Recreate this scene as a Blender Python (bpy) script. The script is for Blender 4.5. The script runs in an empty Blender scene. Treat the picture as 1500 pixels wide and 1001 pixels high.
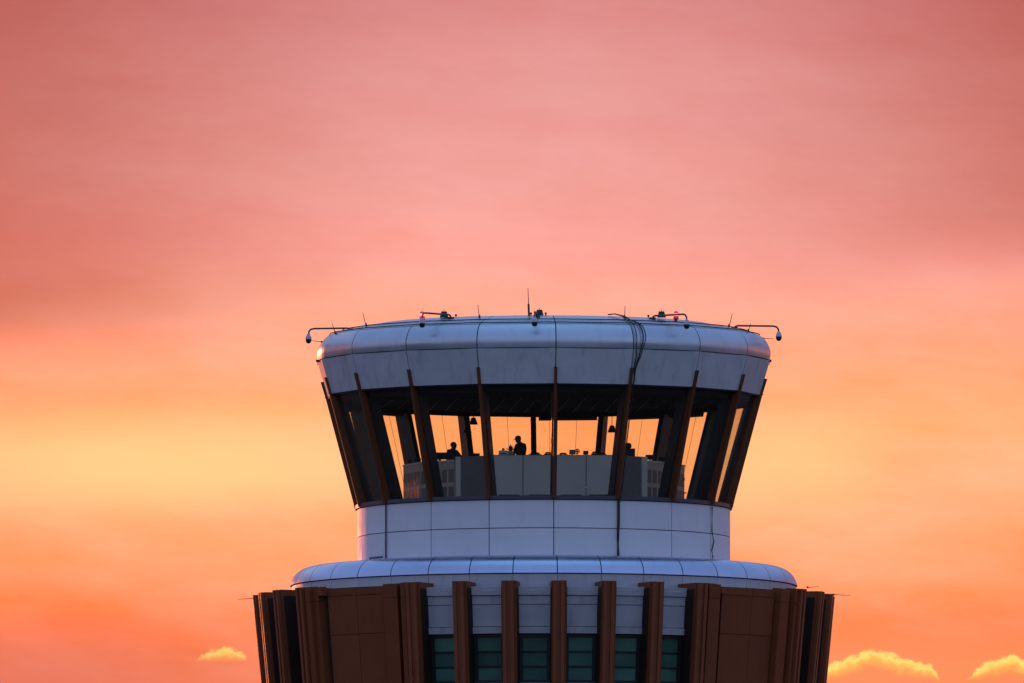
import bpy, bmesh, math, random
from mathutils import Vector, Matrix
random.seed(7)
C = bpy.context.scene
COL = C.collection
rad = math.radians

# ------------------------------------------------------------------ measures
U = 1/45.0                 # one length unit (45 units = 1 m), the tower is dimensioned in these units
E = rad(3.6)               # camera looks up by this much
D = 900.0                  # metres from camera to the tower axis
SE, CE = math.sin(E), math.cos(E)
CAMZ = 1.7
Z0 = CAMZ + D*math.tan(E)  # height of level 0
# ------------------------------------------------------------------ camera
cam_d = bpy.data.cameras.new('camera'); cam = bpy.data.objects.new('camera', cam_d); COL.objects.link(cam)
cam.location = (-46.5*U, -D, CAMZ); cam.rotation_euler = (math.pi/2+E, 0, 0)
cam_d.sensor_width = 36; cam_d.lens = 36*(D/CE)/(1500*U)
cam_d.clip_start = 1; cam_d.clip_end = 80000
C.camera = cam
# ------------------------------------------------------------------ world
SUN_AZ, SUN_EL = 19.0, 4.0        # degrees left of the view direction, degrees above the horizon
W = bpy.data.worlds.new('World'); C.world = W; W.use_nodes = True
nt = W.node_tree; nt.nodes.clear()
def N(t, **k):
    n = nt.nodes.new(t)
    for a, b in k.items(): setattr(n, a, b)
    return n
def plug(n, i, v):
    if isinstance(v, (int, float)): n.inputs[i].default_value = v
    elif isinstance(v, tuple): n.inputs[i].default_value = v
    else: nt.links.new(v, n.inputs[i])
def M_(op, a, b=None, c=None, clamp=False):
    n = N('ShaderNodeMath', operation=op, use_clamp=clamp)
    plug(n, 0, a)
    if b is not None: plug(n, 1, b)
    if c is not None: plug(n, 2, c)
    return n.outputs[0]
def SS(v, a, b, o0=0.0, o1=1.0, kind='SMOOTHSTEP'):
    n = N('ShaderNodeMapRange', interpolation_type=kind)
    plug(n, 'Value', v); plug(n, 'From Min', float(a)); plug(n, 'From Max', float(b)); plug(n, 'To Min', float(o0)); plug(n, 'To Max', float(o1))
    return n.outputs[0]
def lin(c):
    c = c/255.0
    return c/12.92 if c <= .04045 else ((c+.055)/1.055)**2.4
def L(r, g, b): return (lin(r), lin(g), lin(b), 1)
def mixc(f, a, b):
    n = N('ShaderNodeMix', data_type='RGBA')
    plug(n, 0, f); plug(n, 6, a); plug(n, 7, b)
    return n.outputs[2]
tc = N('ShaderNodeTexCoord'); sp = N('ShaderNodeSeparateXYZ'); nt.links.new(tc.outputs['Generated'], sp.inputs[0])
X, Y, Z = sp.outputs
az = M_('MULTIPLY', M_('ARCTAN2', X, Y), 180/math.pi)     # degrees from the view direction
el = M_('MULTIPLY', M_('ARCSINE', Z), 180/math.pi)        # degrees above the horizon
def noise(u, v, scale, det=4, rough=.5, seed=0.0):
    c = N('ShaderNodeCombineXYZ'); plug(c, 0, u); plug(c, 1, v); plug(c, 2, seed)
    n = N('ShaderNodeTexNoise'); nt.links.new(c.outputs[0], n.inputs['Vector'])
    n.inputs['Scale'].default_value = scale; n.inputs['Detail'].default_value = det; n.inputs['Roughness'].default_value = rough
    return n.outputs['Fac']
elt = M_('ADD', el, M_('MULTIPLY', az, .06))
n1 = noise(M_('MULTIPLY', az, .4), M_('MULTIPLY', elt, 2.0), 1.6, 3, .45, 1.3)
n2 = noise(M_('MULTIPLY', az, .9), M_('MULTIPLY', elt, 4.5), 2.0, 4, .5, 4.7)
elw = M_('ADD', el, M_('ADD', M_('MULTIPLY', M_('SUBTRACT', n1, .5), .13), M_('MULTIPLY', M_('SUBTRACT', n2, .5), .02)))
PPD = D/CE/U*math.pi/180     # units per degree at the tower
def el_of(py): return 3.6 + (500.5-py)/PPD
stops = [(0, (222,140,138)), (55, (228,147,143)), (150, (236,156,150)), (252, (244,164,156)), (320, (250,166,156)), (382, (253,168,154)),
         (450, (254,174,148)), (505, (255,173,136)), (562, (255,176,129)), (620, (255,186,128)), (690, (255,188,136)), (750, (255,181,128)),
         (805, (255,170,116)), (852, (255,161,110)), (902, (255,146,97)), (950, (253,138,97)), (1001, (248,133,98))]
def L2(c):
    v = L(*c)
    return v if c[0] < 252 else (1.30 if c[0] == 255 else 1.02, v[1], v[2], 1)
RNG = 14.0
ramp = N('ShaderNodeValToRGB'); plug(ramp, 0, M_('DIVIDE', elw, RNG))
cr = ramp.color_ramp
pts = [(el_of(p)/RNG, L2(c)) for p, c in stops]
pts += [(0.0, L(200,110,90)), (2.2/RNG, L(232,124,96)), (6.0/RNG, L(196,124,134)), (9.0/RNG, L(160,118,140)), (13.5/RNG, L(120,112,150))]
pts.sort()
while len(cr.elements) > 1: cr.elements.remove(cr.elements[-1])
cr.elements[0].position = pts[0][0]; cr.elements[0].color = pts[0][1]
for p, c in pts[1:]:
    e_ = cr.elements.new(p); e_.color = c
deck = ramp.outputs[0]
# broad unevenness of the cloud veil
n3 = noise(M_('MULTIPLY', az, .5), M_('MULTIPLY', el, 1.5), 1.1, 4, .5, 9.1)
hs = N('ShaderNodeHueSaturation'); nt.links.new(deck, hs.inputs['Color'])
plug(hs, 'Value', SS(n3, .3, .7, .96, 1.04, 'LINEAR')); plug(hs, 'Saturation', SS(n2, .3, .7, 1.03, .97, 'LINEAR'))
deck = hs.outputs[0]
n4 = noise(M_('MULTIPLY', az, 1.6), M_('MULTIPLY', elt, 4.2), 2.6, 7, .62, 12.4)
n5 = noise(M_('MULTIPLY', az, 7), M_('MULTIPLY', elt, 14), 3.0, 6, .65, 15.4)
hz = N('ShaderNodeHueSaturation'); nt.links.new(deck, hz.inputs['Color'])
plug(hz, 'Value', M_('MULTIPLY', SS(n4, .3, .7, .98, 1.02, 'LINEAR'), SS(n5, .3, .7, .99, 1.01, 'LINEAR'))); plug(hz, 'Saturation', SS(n4, .3, .7, 1.03, .97, 'LINEAR'))
deck = hz.outputs[0]
# lens vignette put into the sky colour: darker and redder to both sides
def mulc(f, a, col):
    n = N('ShaderNodeMix', data_type='RGBA', blend_type='MULTIPLY'); plug(n, 0, f); plug(n, 6, a); plug(n, 7, col)
    return n.outputs[2]
side = M_('ABSOLUTE', M_('SUBTRACT', az, .07))
fs = M_('MULTIPLY', M_('MULTIPLY', SS(side, .10, 1.25, 0, .92), SS(side, 2, 7, 1, .35)), M_('MULTIPLY', SS(M_('SUBTRACT', elw, M_('MULTIPLY', az, .075)), el_of(505), el_of(350)), SS(el, 5, 8, 1, .3)))
deck = mulc(fs, deck, (.67,.44,.38,1))
fs2 = M_('MULTIPLY', SS(side, .35, 1.3), SS(elw, el_of(300), el_of(500)))
deck = mulc(M_('MULTIPLY', fs2, .32), deck, (.95,.62,.5,1))
# yellow glow band low in the veil, left of and right beside the tower
yb = M_('MULTIPLY', SS(elw, el_of(570), el_of(675)), SS(elw, el_of(790), el_of(690)))
yl = M_('MULTIPLY', M_('ADD', M_('MULTIPLY', SS(az, .05, -.7), SS(az, -1.4, -.75, .35, 1)), M_('MULTIPLY', M_('MULTIPLY', SS(az, .3, .5), SS(az, .85, .6)), .6)), yb)
deck = mixc(M_('MULTIPLY', yl, .95), deck, (1.3, lin(210), lin(140), 1))
# mauve cloud bank low on the left
bank = M_('MULTIPLY', SS(az, -.45, -1.05), SS(M_('ADD', el, M_('MULTIPLY', M_('SUBTRACT', n2, .5), .12)), el_of(880), el_of(985)))
deck = mixc(M_('MULTIPLY', bank, .42), deck, L(214,112,98))
# small sunlit cumulus tops near the horizon
nA = noise(az, el, 16, 6, .62, 2.2)
nF = noise(az, M_('MULTIPLY', el, 1.4), 62, 4, .55, 6.1)
nB = noise(az, 0.0, 30, 3, .5, 5.2)
def bump(px, w, py):
    q = M_('DIVIDE', M_('SUBTRACT', az, (px-750)/PPD), w/PPD)
    return M_('SUBTRACT', el_of(py), M_('MULTIPLY', M_('POWER', M_('ABSOLUTE', q), 1.7), 9/PPD))
top = None
for a in ((1279,24,950),(1250,22,960),(1302,22,957),(1326,20,962),(1345,14,967),(1360,9,969),(1232,20,968),(1480,22,959),(1458,20,965),(1500,16,966),(330,26,948),(309,20,953),(352,12,955)):
    b = bump(*a)
    top = b if top is None else M_('SMOOTH_MAX', top, b, .004)
wild = M_('ADD', 2.35, M_('MULTIPLY', noise(az, 0.0, 1.3, 5, .6, 8.8), .75))   # more of the same cumulus along the horizon
wild = M_('SUBTRACT', wild, .16)
top = M_('MAXIMUM', top, wild)
dd = M_('SUBTRACT', M_('ADD', top, M_('ADD', M_('MULTIPLY', M_('SUBTRACT', nA, .5), .022), M_('MULTIPLY', M_('SUBTRACT', nF, .5), .026))), el)
glow = M_('MULTIPLY', SS(dd, -.002, .011), SS(dd, .006, .046, 1, 0))
streak = SS(nA, .25, .6, .85, 1)
low = M_('MULTIPLY', SS(az, -.3, .4), SS(el, el_of(890), el_of(985)))
deck = mixc(M_('MULTIPLY', low, .75), deck, L(255,150,93))
glow = M_('MULTIPLY', glow, SS(az, -.35, .2, .8, 1))
base = SS(az, -.2, .2, el_of(963), el_of(990), 'LINEAR')
inframe = SS(M_('ABSOLUTE', az), 1.3, 1.8)
glow = M_('MULTIPLY', glow, M_('MAXIMUM', inframe, SS(M_('SUBTRACT', M_('ADD', el, M_('MULTIPLY', M_('SUBTRACT', nA, .5), .02)), base), -.012, .008)))
deck = mixc(M_('MULTIPLY', M_('MULTIPLY', glow, streak), .95), deck, mixc(SS(dd, .002, .026), L(255,240,128), L(255,206,90)))
bg1 = N('ShaderNodeBackground'); plug(bg1, 'Color', deck); plug(bg1, 'Strength', 1.0)
# clear dusk sky
sky = N('ShaderNodeTexSky', sky_type='NISHITA'); sky.sun_disc = False
sky.sun_elevation = rad(SUN_EL); sky.sun_rotation = rad(-SUN_AZ); sky.air_density = 1.0; sky.dust_density = 1.0; sky.ozone_density = 3.0
bg2 = N('ShaderNodeBackground'); nt.links.new(sky.outputs[0], bg2.inputs['Color']); plug(bg2, 'Strength', 0.13)
# thin high veil of dusk light over the blue: violet band low in the east, pale blue overhead
r3 = N('ShaderNodeValToRGB'); plug(r3, 0, M_('DIVIDE', el, 90.0)); q3 = r3.color_ramp
for k, (p, c) in enumerate(((0,(.17,.15,.25)),(.10,(.26,.23,.38)),(.30,(.22,.25,.44)),(.62,(.19,.27,.50)),(1,(.34,.62,1.0)))):
    e_ = q3.elements[k] if k < 2 else q3.elements.new(p)
    e_.position = p; e_.color = c+(1,)
bg3 = N('ShaderNodeBackground'); plug(bg3, 'Color', r3.outputs[0]); plug(bg3, 'Strength', 1.0)
ad = N('ShaderNodeAddShader'); nt.links.new(bg2.outputs[0], ad.inputs[0]); nt.links.new(bg3.outputs[0], ad.inputs[1])
# cloud veil covers the low western sky and thins out upward and eastward
cover = M_('MULTIPLY', SS(el, 9, 26, 1, 0), SS(M_('ABSOLUTE', az), 45, 100, 1, 0))
mx = N('ShaderNodeMixShader'); plug(mx, 0, cover); nt.links.new(ad.outputs[0], mx.inputs[1]); nt.links.new(bg1.outputs[0], mx.inputs[2])
wo = N('ShaderNodeOutputWorld'); nt.links.new(mx.outputs[0], wo.inputs[0])
# ------------------------------------------------------------------ sun
sd = bpy.data.lights.new('sun', 'SUN'); sd.energy = 1.05; sd.angle = rad(.6); sd.color = (1, .23, .07)
sun = bpy.data.objects.new('sun', sd); COL.objects.link(sun)
sdir = Vector((-math.sin(rad(SUN_AZ))*math.cos(rad(SUN_EL)), math.cos(rad(SUN_AZ))*math.cos(rad(SUN_EL)), math.sin(rad(SUN_EL))))
sun.rotation_euler = sdir.to_track_quat('Z', 'Y').to_euler(); sun.location = (0, 0, 120)
C.view_settings.view_transform = 'Standard'; C.view_settings.look = 'None'
C.view_settings.exposure = 0; C.view_settings.gamma = 1; C.view_settings.use_curve_mapping = False
C.render.engine = 'CYCLES'
C.cycles.max_bounces = 8; C.cycles.transparent_max_bounces = 24

# ------------------------------------------------------------------ materials
def mat(name, col, rough=.6, metal=0.0, spec=.5, var=.06, vscale=1.5, streak=0.0, bump=0.0, bscale=40, coat=0.0, dirt=(.35,.33,.33)):
    m = bpy.data.materials.new(name); m.use_nodes = True
    t = m.node_tree; b = t.nodes['Principled BSDF']
    b.inputs['Roughness'].default_value = rough; b.inputs['Metallic'].default_value = metal
    b.inputs['Specular IOR Level'].default_value = spec; b.inputs['Coat Weight'].default_value = coat
    g = t.nodes.new('ShaderNodeTexCoord'); info = t.nodes.new('ShaderNodeObjectInfo')
    add = t.nodes.new('ShaderNodeVectorMath'); add.operation = 'ADD'
    t.links.new(g.outputs['Object'], add.inputs[0])
    mulr = t.nodes.new('ShaderNodeMath'); mulr.operation = 'MULTIPLY'; mulr.inputs[1].default_value = 37.0
    t.links.new(info.outputs['Random'], mulr.inputs[0]); t.links.new(mulr.outputs[0], add.inputs[1])
    n = t.nodes.new('ShaderNodeTexNoise'); n.inputs['Scale'].default_value = vscale; n.inputs['Detail'].default_value = 5
    t.links.new(add.outputs[0], n.inputs['Vector'])
    mr = t.nodes.new('ShaderNodeMapRange'); mr.inputs['From Min'].default_value = .3; mr.inputs['From Max'].default_value = .7
    mr.inputs['To Min'].default_value = 1-var; mr.inputs['To Max'].default_value = 1+var
    t.links.new(n.outputs['Fac'], mr.inputs['Value'])
    # small difference from piece to piece
    pr = t.nodes.new('ShaderNodeMapRange'); pr.inputs['To Min'].default_value = 1-var*.7; pr.inputs['To Max'].default_value = 1+var*.7
    t.links.new(info.outputs['Random'], pr.inputs['Value'])
    mm = t.nodes.new('ShaderNodeMath'); mm.operation = 'MULTIPLY'; t.links.new(mr.outputs[0], mm.inputs[0]); t.links.new(pr.outputs[0], mm.inputs[1])
    vm = t.nodes.new('ShaderNodeVectorMath'); vm.operation = 'SCALE'; vm.inputs[0].default_value = col[:3]
    t.links.new(mm.outputs[0], vm.inputs['Scale'])
    out = vm.outputs[0]
    if streak:
        mp = t.nodes.new('ShaderNodeMapping'); mp.inputs['Scale'].default_value = (2.2, 2.2, .18); t.links.new(add.outputs[0], mp.inputs[0])
        s = t.nodes.new('ShaderNodeTexNoise'); s.inputs['Scale'].default_value = 1.6; s.inputs['Detail'].default_value = 6; s.inputs['Roughness'].default_value = .6
        t.links.new(mp.outputs[0], s.inputs['Vector'])
        r = t.nodes.new('ShaderNodeMapRange'); r.inputs['From Min'].default_value = .52; r.inputs['From Max'].default_value = .78; r.inputs['To Max'].default_value = streak
        t.links.new(s.outputs['Fac'], r.inputs['Value'])
        x = t.nodes.new('ShaderNodeMix'); x.data_type = 'RGBA'; t.links.new(r.outputs[0], x.inputs[0]); t.links.new(out, x.inputs[6])
        x.inputs[7].default_value = tuple(c*d for c, d in zip(col[:3], dirt))+(1,)
        out = x.outputs[2]
    t.links.new(out, b.inputs['Base Color'])
    rr = t.nodes.new('ShaderNodeMapRange'); rr.inputs['From Min'].default_value = .3; rr.inputs['From Max'].default_value = .7
    rr.inputs['To Min'].default_value = max(0, rough-.08); rr.inputs['To Max'].default_value = min(1, rough+.08)
    t.links.new(n.outputs['Fac'], rr.inputs['Value']); t.links.new(rr.outputs[0], b.inputs['Roughness'])
    if bump:
        bn = t.nodes.new('ShaderNodeTexNoise'); bn.inputs['Scale'].default_value = bscale; bn.inputs['Detail'].default_value = 3
        t.links.new(add.outputs[0], bn.inputs['Vector'])
        bb = t.nodes.new('ShaderNodeBump'); bb.inputs['Strength'].default_value = bump; bb.inputs['Distance'].default_value = .02
        t.links.new(bn.outputs['Fac'], bb.inputs['Height']); t.links.new(bb.outputs[0], b.inputs['Normal'])
    return m
MT = dict(
    white=mat('painted_metal_panel', (.55,.57,.62), .42, .0, .5, .06, 1.2, .5, .15, 3),
    drum=mat('drum_panel_paint', (.71,.71,.74), .5, 0, .12, .04, 1.0, .12, .08, 3),
    bull=mat('curved_metal_panel', (.53,.61,.71), .36, .72, .5, .05, .7, .18, .12, .9),
    ledge=mat('ledge_metal_panel', (.50,.60,.80), .27, .85, .5, .04, .8, .08, .0, 1.2),
    roof=mat('roof_membrane', (.42,.42,.45), .7, 0, .3, .08, .8),
    gap=mat('dark_joint_sealant', (.02,.02,.022), .9),
    gap2=mat('recess_shade_brown', (.030,.016,.012), .7, 0, .2),
    brown=mat('rust_brown_metal', (.215,.057,.019), .6, .0, .22, .10, 1.3, .35, .1, 5, dirt=(.6,.5,.5)),
    brown2=mat('rust_brown_trim', (.24,.065,.024), .5, .0, .3, .08, 1.3, .3, .1, 5, dirt=(.6,.5,.5)),
    fin=mat('bronze_fin_metal', (.15,.05,.02), .5, .15, .3, .08, 1.5, .2),
    spandrel=mat('spandrel_grey_metal', (.47,.47,.52), .5, 0, .4, .07, 1.5, .4),
    frame=mat('dark_window_frame', (.02,.024,.028), .5, .2),
    sill=mat('cab_sill_metal', (.06,.065,.09), .5, .2),
    column=mat('cab_column_paint', (.045,.047,.065), .5, .1, .5, .1, 1),
    ceiling=mat('black_ceiling', (.012,.010,.014), .7, 0, .2),
    strip=mat('ceiling_strip_metal', (.22,.21,.24), .4, .6),
    floor=mat('cab_carpet', (.03,.03,.035), .95),
    console=mat('console_grey_laminate', (.56,.62,.76), .5, 0, .4, .04, 2),
    console_dark=mat('console_slate_and_shade', (.15,.17,.22), .5, 0, .4, .08, 2),
    cabinet=mat('cabinet_warm_grey', (.46,.42,.45), .6),
    black=mat('black_plastic', (.012,.012,.014), .45),
    steel=mat('dark_steel', (.07,.07,.08), .45, .6),
    camwhite=mat('camera_housing_paint', (.5,.5,.55), .4),
    rubber=mat('black_cable_rubber', (.012,.012,.013), .6),
    blind=mat('bronze_blind_cassette', (.12,.055,.04), .6),
    skin=mat('skin', (.13,.065,.045), .7), shirt=mat('navy_shirt', (.02,.02,.03), .9), trousers=mat('dark_trousers', (.02,.02,.022), .9),
    hair=mat('dark_hair', (.015,.012,.01), .8), leaf=mat('plant_leaf', (.03,.05,.02), .6), pot=mat('plant_pot', (.35,.36,.38), .5),
    concrete=mat('concrete', (.3,.29,.28), .85, 0, .3, .1, .4, .3),
    grass=mat('dry_airfield_grass', (.060,.056,.045), .95, 0, .2, .25, .02),
)
def glassmat(name, tint, refl, rough=.02):
    m = bpy.data.materials.new(name); m.use_nodes = True; t = m.node_tree; t.nodes.clear()
    o = t.nodes.new('ShaderNodeOutputMaterial'); mx = t.nodes.new('ShaderNodeMixShader')
    tr = t.nodes.new('ShaderNodeBsdfTransparent'); tr.inputs[0].default_value = tint+(1,)
    gl = t.nodes.new('ShaderNodeBsdfGlossy'); gl.inputs['Roughness'].default_value = rough
    fr = t.nodes.new('ShaderNodeMapRange'); lw = t.nodes.new('ShaderNodeLayerWeight'); lw.inputs[0].default_value = .5; pw = t.nodes.new('ShaderNodeMath'); pw.operation = 'POWER'; pw.inputs[1].default_value = 5; t.links.new(lw.outputs['Facing'], pw.inputs[0]); t.links.new(pw.outputs[0], fr.inputs['Value']); fr.inputs['To Min'].default_value = .04
    mu = t.nodes.new('ShaderNodeMath'); mu.operation = 'MULTIPLY'; mu.inputs[1].default_value = refl
    t.links.new(fr.outputs[0], mu.inputs[0]); t.links.new(mu.outputs[0], mx.inputs[0])
    t.links.new(tr.outputs[0], mx.inputs[1]); t.links.new(gl.outputs[0], mx.inputs[2]); t.links.new(mx.outputs[0], o.inputs[0])
    n = t.nodes.new('ShaderNodeTexNoise'); n.inputs['Scale'].default_value = .8; b = t.nodes.new('ShaderNodeBump'); b.inputs['Strength'].default_value = .02
    t.links.new(n.outputs['Fac'], b.inputs['Height']); t.links.new(b.outputs[0], gl.inputs['Normal'])
    return m
MT['glass'] = glassmat('tinted_cab_glass', (.965,.94,.865), .8)
MT['green'] = mat('green_window_glass', (.08,.20,.155), .14, 0, .5, .35, .5)
def lampmat(name, col, s):
    m = bpy.data.materials.new(name); m.use_nodes = True; b = m.node_tree.nodes['Principled BSDF']
    b.inputs['Base Color'].default_value = (.4,.02,.02,1); b.inputs['Emission Color'].default_value = col; b.inputs['Emission Strength'].default_value = s
    b.inputs['Roughness'].default_value = .2
    return m
MT['redglow'] = lampmat('red_lamp_core', (1,.22,.20,1), 2.6)
MT['redlens'] = lampmat('red_lens', (1,.02,.02,1), .5)
MT['screen'] = lampmat('blue_screen', (.02,.03,.12,1), .3)
MT['screen'].node_tree.nodes['Principled BSDF'].inputs['Base Color'].default_value = (.01,.01,.02,1)

# ------------------------------------------------------------------ helpers
def P(th, R, H):
    """point at bearing th (degrees, 0 = towards the camera), R and H in units"""
    a = rad(th)
    return Vector((R*math.sin(a)*U, -R*math.cos(a)*U, Z0+H*U/CE))
def Q(x, y, H): return Vector((x*U, y*U, Z0+H*U/CE))
def Hf(py, R): return 500.5-py-SE*R
def finish(name, bm, m, parent=None, smooth=None, loc=None, rz=0.0):
    bmesh.ops.recalc_face_normals(bm, faces=bm.faces)
    me = bpy.data.meshes.new(name); bm.to_mesh(me); bm.free()
    for x in (m if isinstance(m, list) else [m]): me.materials.append(x)
    if smooth is not None:
        me.shade_smooth(); me.set_sharp_from_angle(angle=rad(smooth))
    return inst(name, me, parent, rz)
def inst(name, me, parent=None, rz=0.0):
    o = bpy.data.objects.new(name, me); COL.objects.link(o)
    if parent is not None: o.parent = parent
    o.rotation_euler = (0, 0, rad(rz))
    return o
def tag(o, label=None, cat=None, group=None, kind=None):
    for k, v in (('label', label), ('category', cat), ('group', group), ('kind', kind)):
        if v: o[k] = v
    return o
def thing(name, label, cat, group=None, loc=None):
    o = bpy.data.objects.new(name, None); COL.objects.link(o); o.empty_display_size = .1
    if loc is not None: o.location = loc
    return tag(o, label, cat, group)
class Part:
    """collect world-space shapes, link them as one mesh under parent keeping the place"""
    def __init__(s): s.bm = bmesh.new()
    def hexa(s, p):      # 8 points: bottom loop 0-3, top loop 4-7
        v = [s.bm.verts.new(q) for q in p]
        for f in ((0,3,2,1),(4,5,6,7),(0,1,5,4),(1,2,6,5),(2,3,7,6),(3,0,4,7)): s.bm.faces.new([v[i] for i in f])
        return s
    def box(s, c, sx, sy, sz, rz=0, rot=None):
        M = Matrix.Translation(c) @ (rot if rot is not None else Matrix.Rotation(rz, 4, 'Z'))
        h = [(-1,-1,-1),(1,-1,-1),(1,1,-1),(-1,1,-1),(-1,-1,1),(1,-1,1),(1,1,1),(-1,1,1)]
        return s.hexa([M @ Vector((a*sx/2, b*sy/2, c_*sz/2)) for a, b, c_ in h])
    def tube(s, pts, r, n=6, r2=None):
        pts = [Vector(p) for p in pts]; rings = []
        for i, p in enumerate(pts):
            d = (pts[min(i+1, len(pts)-1)]-pts[max(i-1, 0)]).normalized()
            a = d.cross(Vector((0,0,1)));
            if a.length < 1e-3: a = d.cross(Vector((0,1,0)))
            a.normalize(); b = d.cross(a)
            q = r if r2 is None else r+(r2-r)*i/(len(pts)-1)
            rings.append([s.bm.verts.new(p+(a*math.cos(t)+b*math.sin(t))*q) for t in [2*math.pi*k/n for k in range(n)]])
        for i in range(len(rings)-1):
            for k in range(n): s.bm.faces.new((rings[i][k], rings[i][(k+1)%n], rings[i+1][(k+1)%n], rings[i+1][k]))
        s.bm.faces.new(rings[0][::-1]); s.bm.faces.new(rings[-1])
        return s
    def lathe(s, c, prof, n=16, rot=None):    # prof: (radius, height) metres
        M = Matrix.Translation(c) @ (rot or Matrix.Identity(4)); rings = []
        for r, h in prof:
            rings.append([s.bm.verts.new(M @ Vector((max(r,1e-4)*math.cos(2*math.pi*k/n), max(r,1e-4)*math.sin(2*math.pi*k/n), h))) for k in range(n)])
        for i in range(len(rings)-1):
            for k in range(n): s.bm.faces.new((rings[i][k], rings[i][(k+1)%n], rings[i+1][(k+1)%n], rings[i+1][k]))
        s.bm.faces.new(rings[0][::-1]); s.bm.faces.new(rings[-1])
        return s
    def build(s, name, m, parent=None, smooth=None):
        if parent is not None and parent.location.length > 0:
            bmesh.ops.translate(s.bm, verts=s.bm.verts, vec=-parent.location)
        return finish(name, s.bm, m, parent, smooth)
def panel_bm(prof, th0, th1, n, t, gap=.6, flat=0.0, bm=None, vgap=0.0, pillow=0.0):
    """a sheet of thickness t swept between two bearings along a profile of (R, H); flat=1 follows the chord"""
    bm = bm or bmesh.new()
    if vgap:
        prof = [tuple(p) for p in prof]
        def sh(a, b):
            d = math.hypot(b[0]-a[0], b[1]-a[1]); k = vgap/d
            return (a[0]+(b[0]-a[0])*k, a[1]+(b[1]-a[1])*k)
        prof = [sh(prof[0], prof[1])]+prof[1:-1]+[sh(prof[-1], prof[-2])]
    # profile normals (pointing outward)
    nor = []
    for i in range(len(prof)):
        a = prof[max(i-1,0)]; b = prof[min(i+1,len(prof)-1)]
        dx, dh = b[0]-a[0], b[1]-a[1]; l = math.hypot(dx, dh) or 1
        nor.append((-dh/l, dx/l))
    def pt(s, R, H):
        R -= pillow*abs(2*s-1)**5
        ga = math.degrees(gap/max(R, 1))
        a0, a1 = th0+ga, th1-ga
        arc = P(a0+(a1-a0)*s, R, H)
        if not flat: return arc
        return arc.lerp(P(a0, R, H).lerp(P(a1, R, H), s), flat)
    g = [[], []]
    for side in (0, 1):
        for i, (R, H) in enumerate(prof):
            q = 0 if side == 0 else t
            RR, HH = R-nor[i][0]*q, H-nor[i][1]*q
            g[side].append([bm.verts.new(pt(j/n, RR, HH)) for j in range(n+1)])
    m = len(prof)
    for i in range(m-1):
        for j in range(n):
            bm.faces.new((g[0][i][j], g[0][i][j+1], g[0][i+1][j+1], g[0][i+1][j]))
            bm.faces.new((g[1][i][j], g[1][i+1][j], g[1][i+1][j+1], g[1][i][j+1]))
        for j in (0, n):
            bm.faces.new((g[0][i][j], g[0][i+1][j], g[1][i+1][j], g[1][i][j]))
    for i in (0, m-1):
        for j in range(n):
            bm.faces.new((g[0][i][j], g[0][i][j+1], g[1][i][j+1], g[1][i][j]))
    return bm
def ring(name, prof, m, parent, n=72, smooth=30):   # closed solid of revolution from a closed profile loop
    bm = bmesh.new(); R_ = []
    for k in range(n): R_.append([bm.verts.new(P(360*k/n, r, h)) for r, h in prof])
    for k in range(n):
        a, b = R_[k], R_[(k+1)%n]
        for i in range(len(prof)):
            j = (i+1)%len(prof); bm.faces.new((a[i], a[j], b[j], b[i]))
    return finish(name, bm, m, parent, smooth)
def disc(name, R, H, t, m, parent, n=72):
    bm = bmesh.new()
    a = [bm.verts.new(P(360*k/n, R, H)) for k in range(n)]; b = [bm.verts.new(P(360*k/n, R, H-t)) for k in range(n)]
    bm.faces.new(a); bm.faces.new(b[::-1])
    for k in range(n): bm.faces.new((a[k], b[k], b[(k+1)%n], a[(k+1)%n]))
    return finish(name, bm, m, parent)
def radial(prt, w, rin1, rout1, H1, rin0, rout0, H0, off=0.0):
    """upright plate standing radially at bearing 0: half width w, top (1) and bottom (0)"""
    pts = []
    for ri, ro, H in ((rin0, rout0, H0), (rin1, rout1, H1)):
        pts += [Q(off-w, -ro, H), Q(off+w, -ro, H), Q(off+w, -ri, H), Q(off-w, -ri, H)]
    return prt.hexa(pts)

# ------------------------------------------------------------------ ground
bm = bmesh.new(); bmesh.ops.create_grid(bm, x_segments=8, y_segments=8, size=30000)
tag(finish('ground', bm, MT['grass']), kind='structure')

# ================================================================== TOWER
T = thing('control_tower', 'round airport control tower with white rounded roof, slanted glass cab and rust brown finned collar', 'control tower')
OFF = 3.0
ang18 = [OFF+20*k for k in range(-9, 9)]
ang36 = [OFF+10*k for k in range(-18, 18)]
Rs = 335.0
# --- cab roof
ring('roof_core', [(0.5,19),(249,18),(297,9),(313,4),(322,-4),(328,-14),(328,-29),(313.5,-79.5),(0.5,-79.5)], MT['gap'], T, 18*1)
T.children[-1].rotation_euler.z = rad(OFF)
disc('roof_deck', 249, 22.5, 4, MT['roof'], T)
bull = [(251,22.3),(275,17.6),(300,12.8),(310,10.3),(318,7.2),(323.5,4),(327.5,0),(331,-5.5),(333.5,-11),(335,-17),(334.8,-23),(333.5,-29)]
me_b = me_f = None
for k, a in enumerate(ang18):
    if me_b is None:
        o = finish('roof_panel', panel_bm(bull, 0, 20, 14, 2.5, .75, .72, pillow=1.3), MT['bull'], T, 40, rz=a); me_b = o.data
        o2 = finish('fascia_panel', panel_bm([(333.3,-30.2),(318.8,-80.5)], 0, 20, 4, 2.5, .75, 1.0), MT['white'], T, rz=a); me_f = o2.data
    else:
        inst('roof_panel', me_b, T, a); inst('fascia_panel', me_f, T, a)
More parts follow.
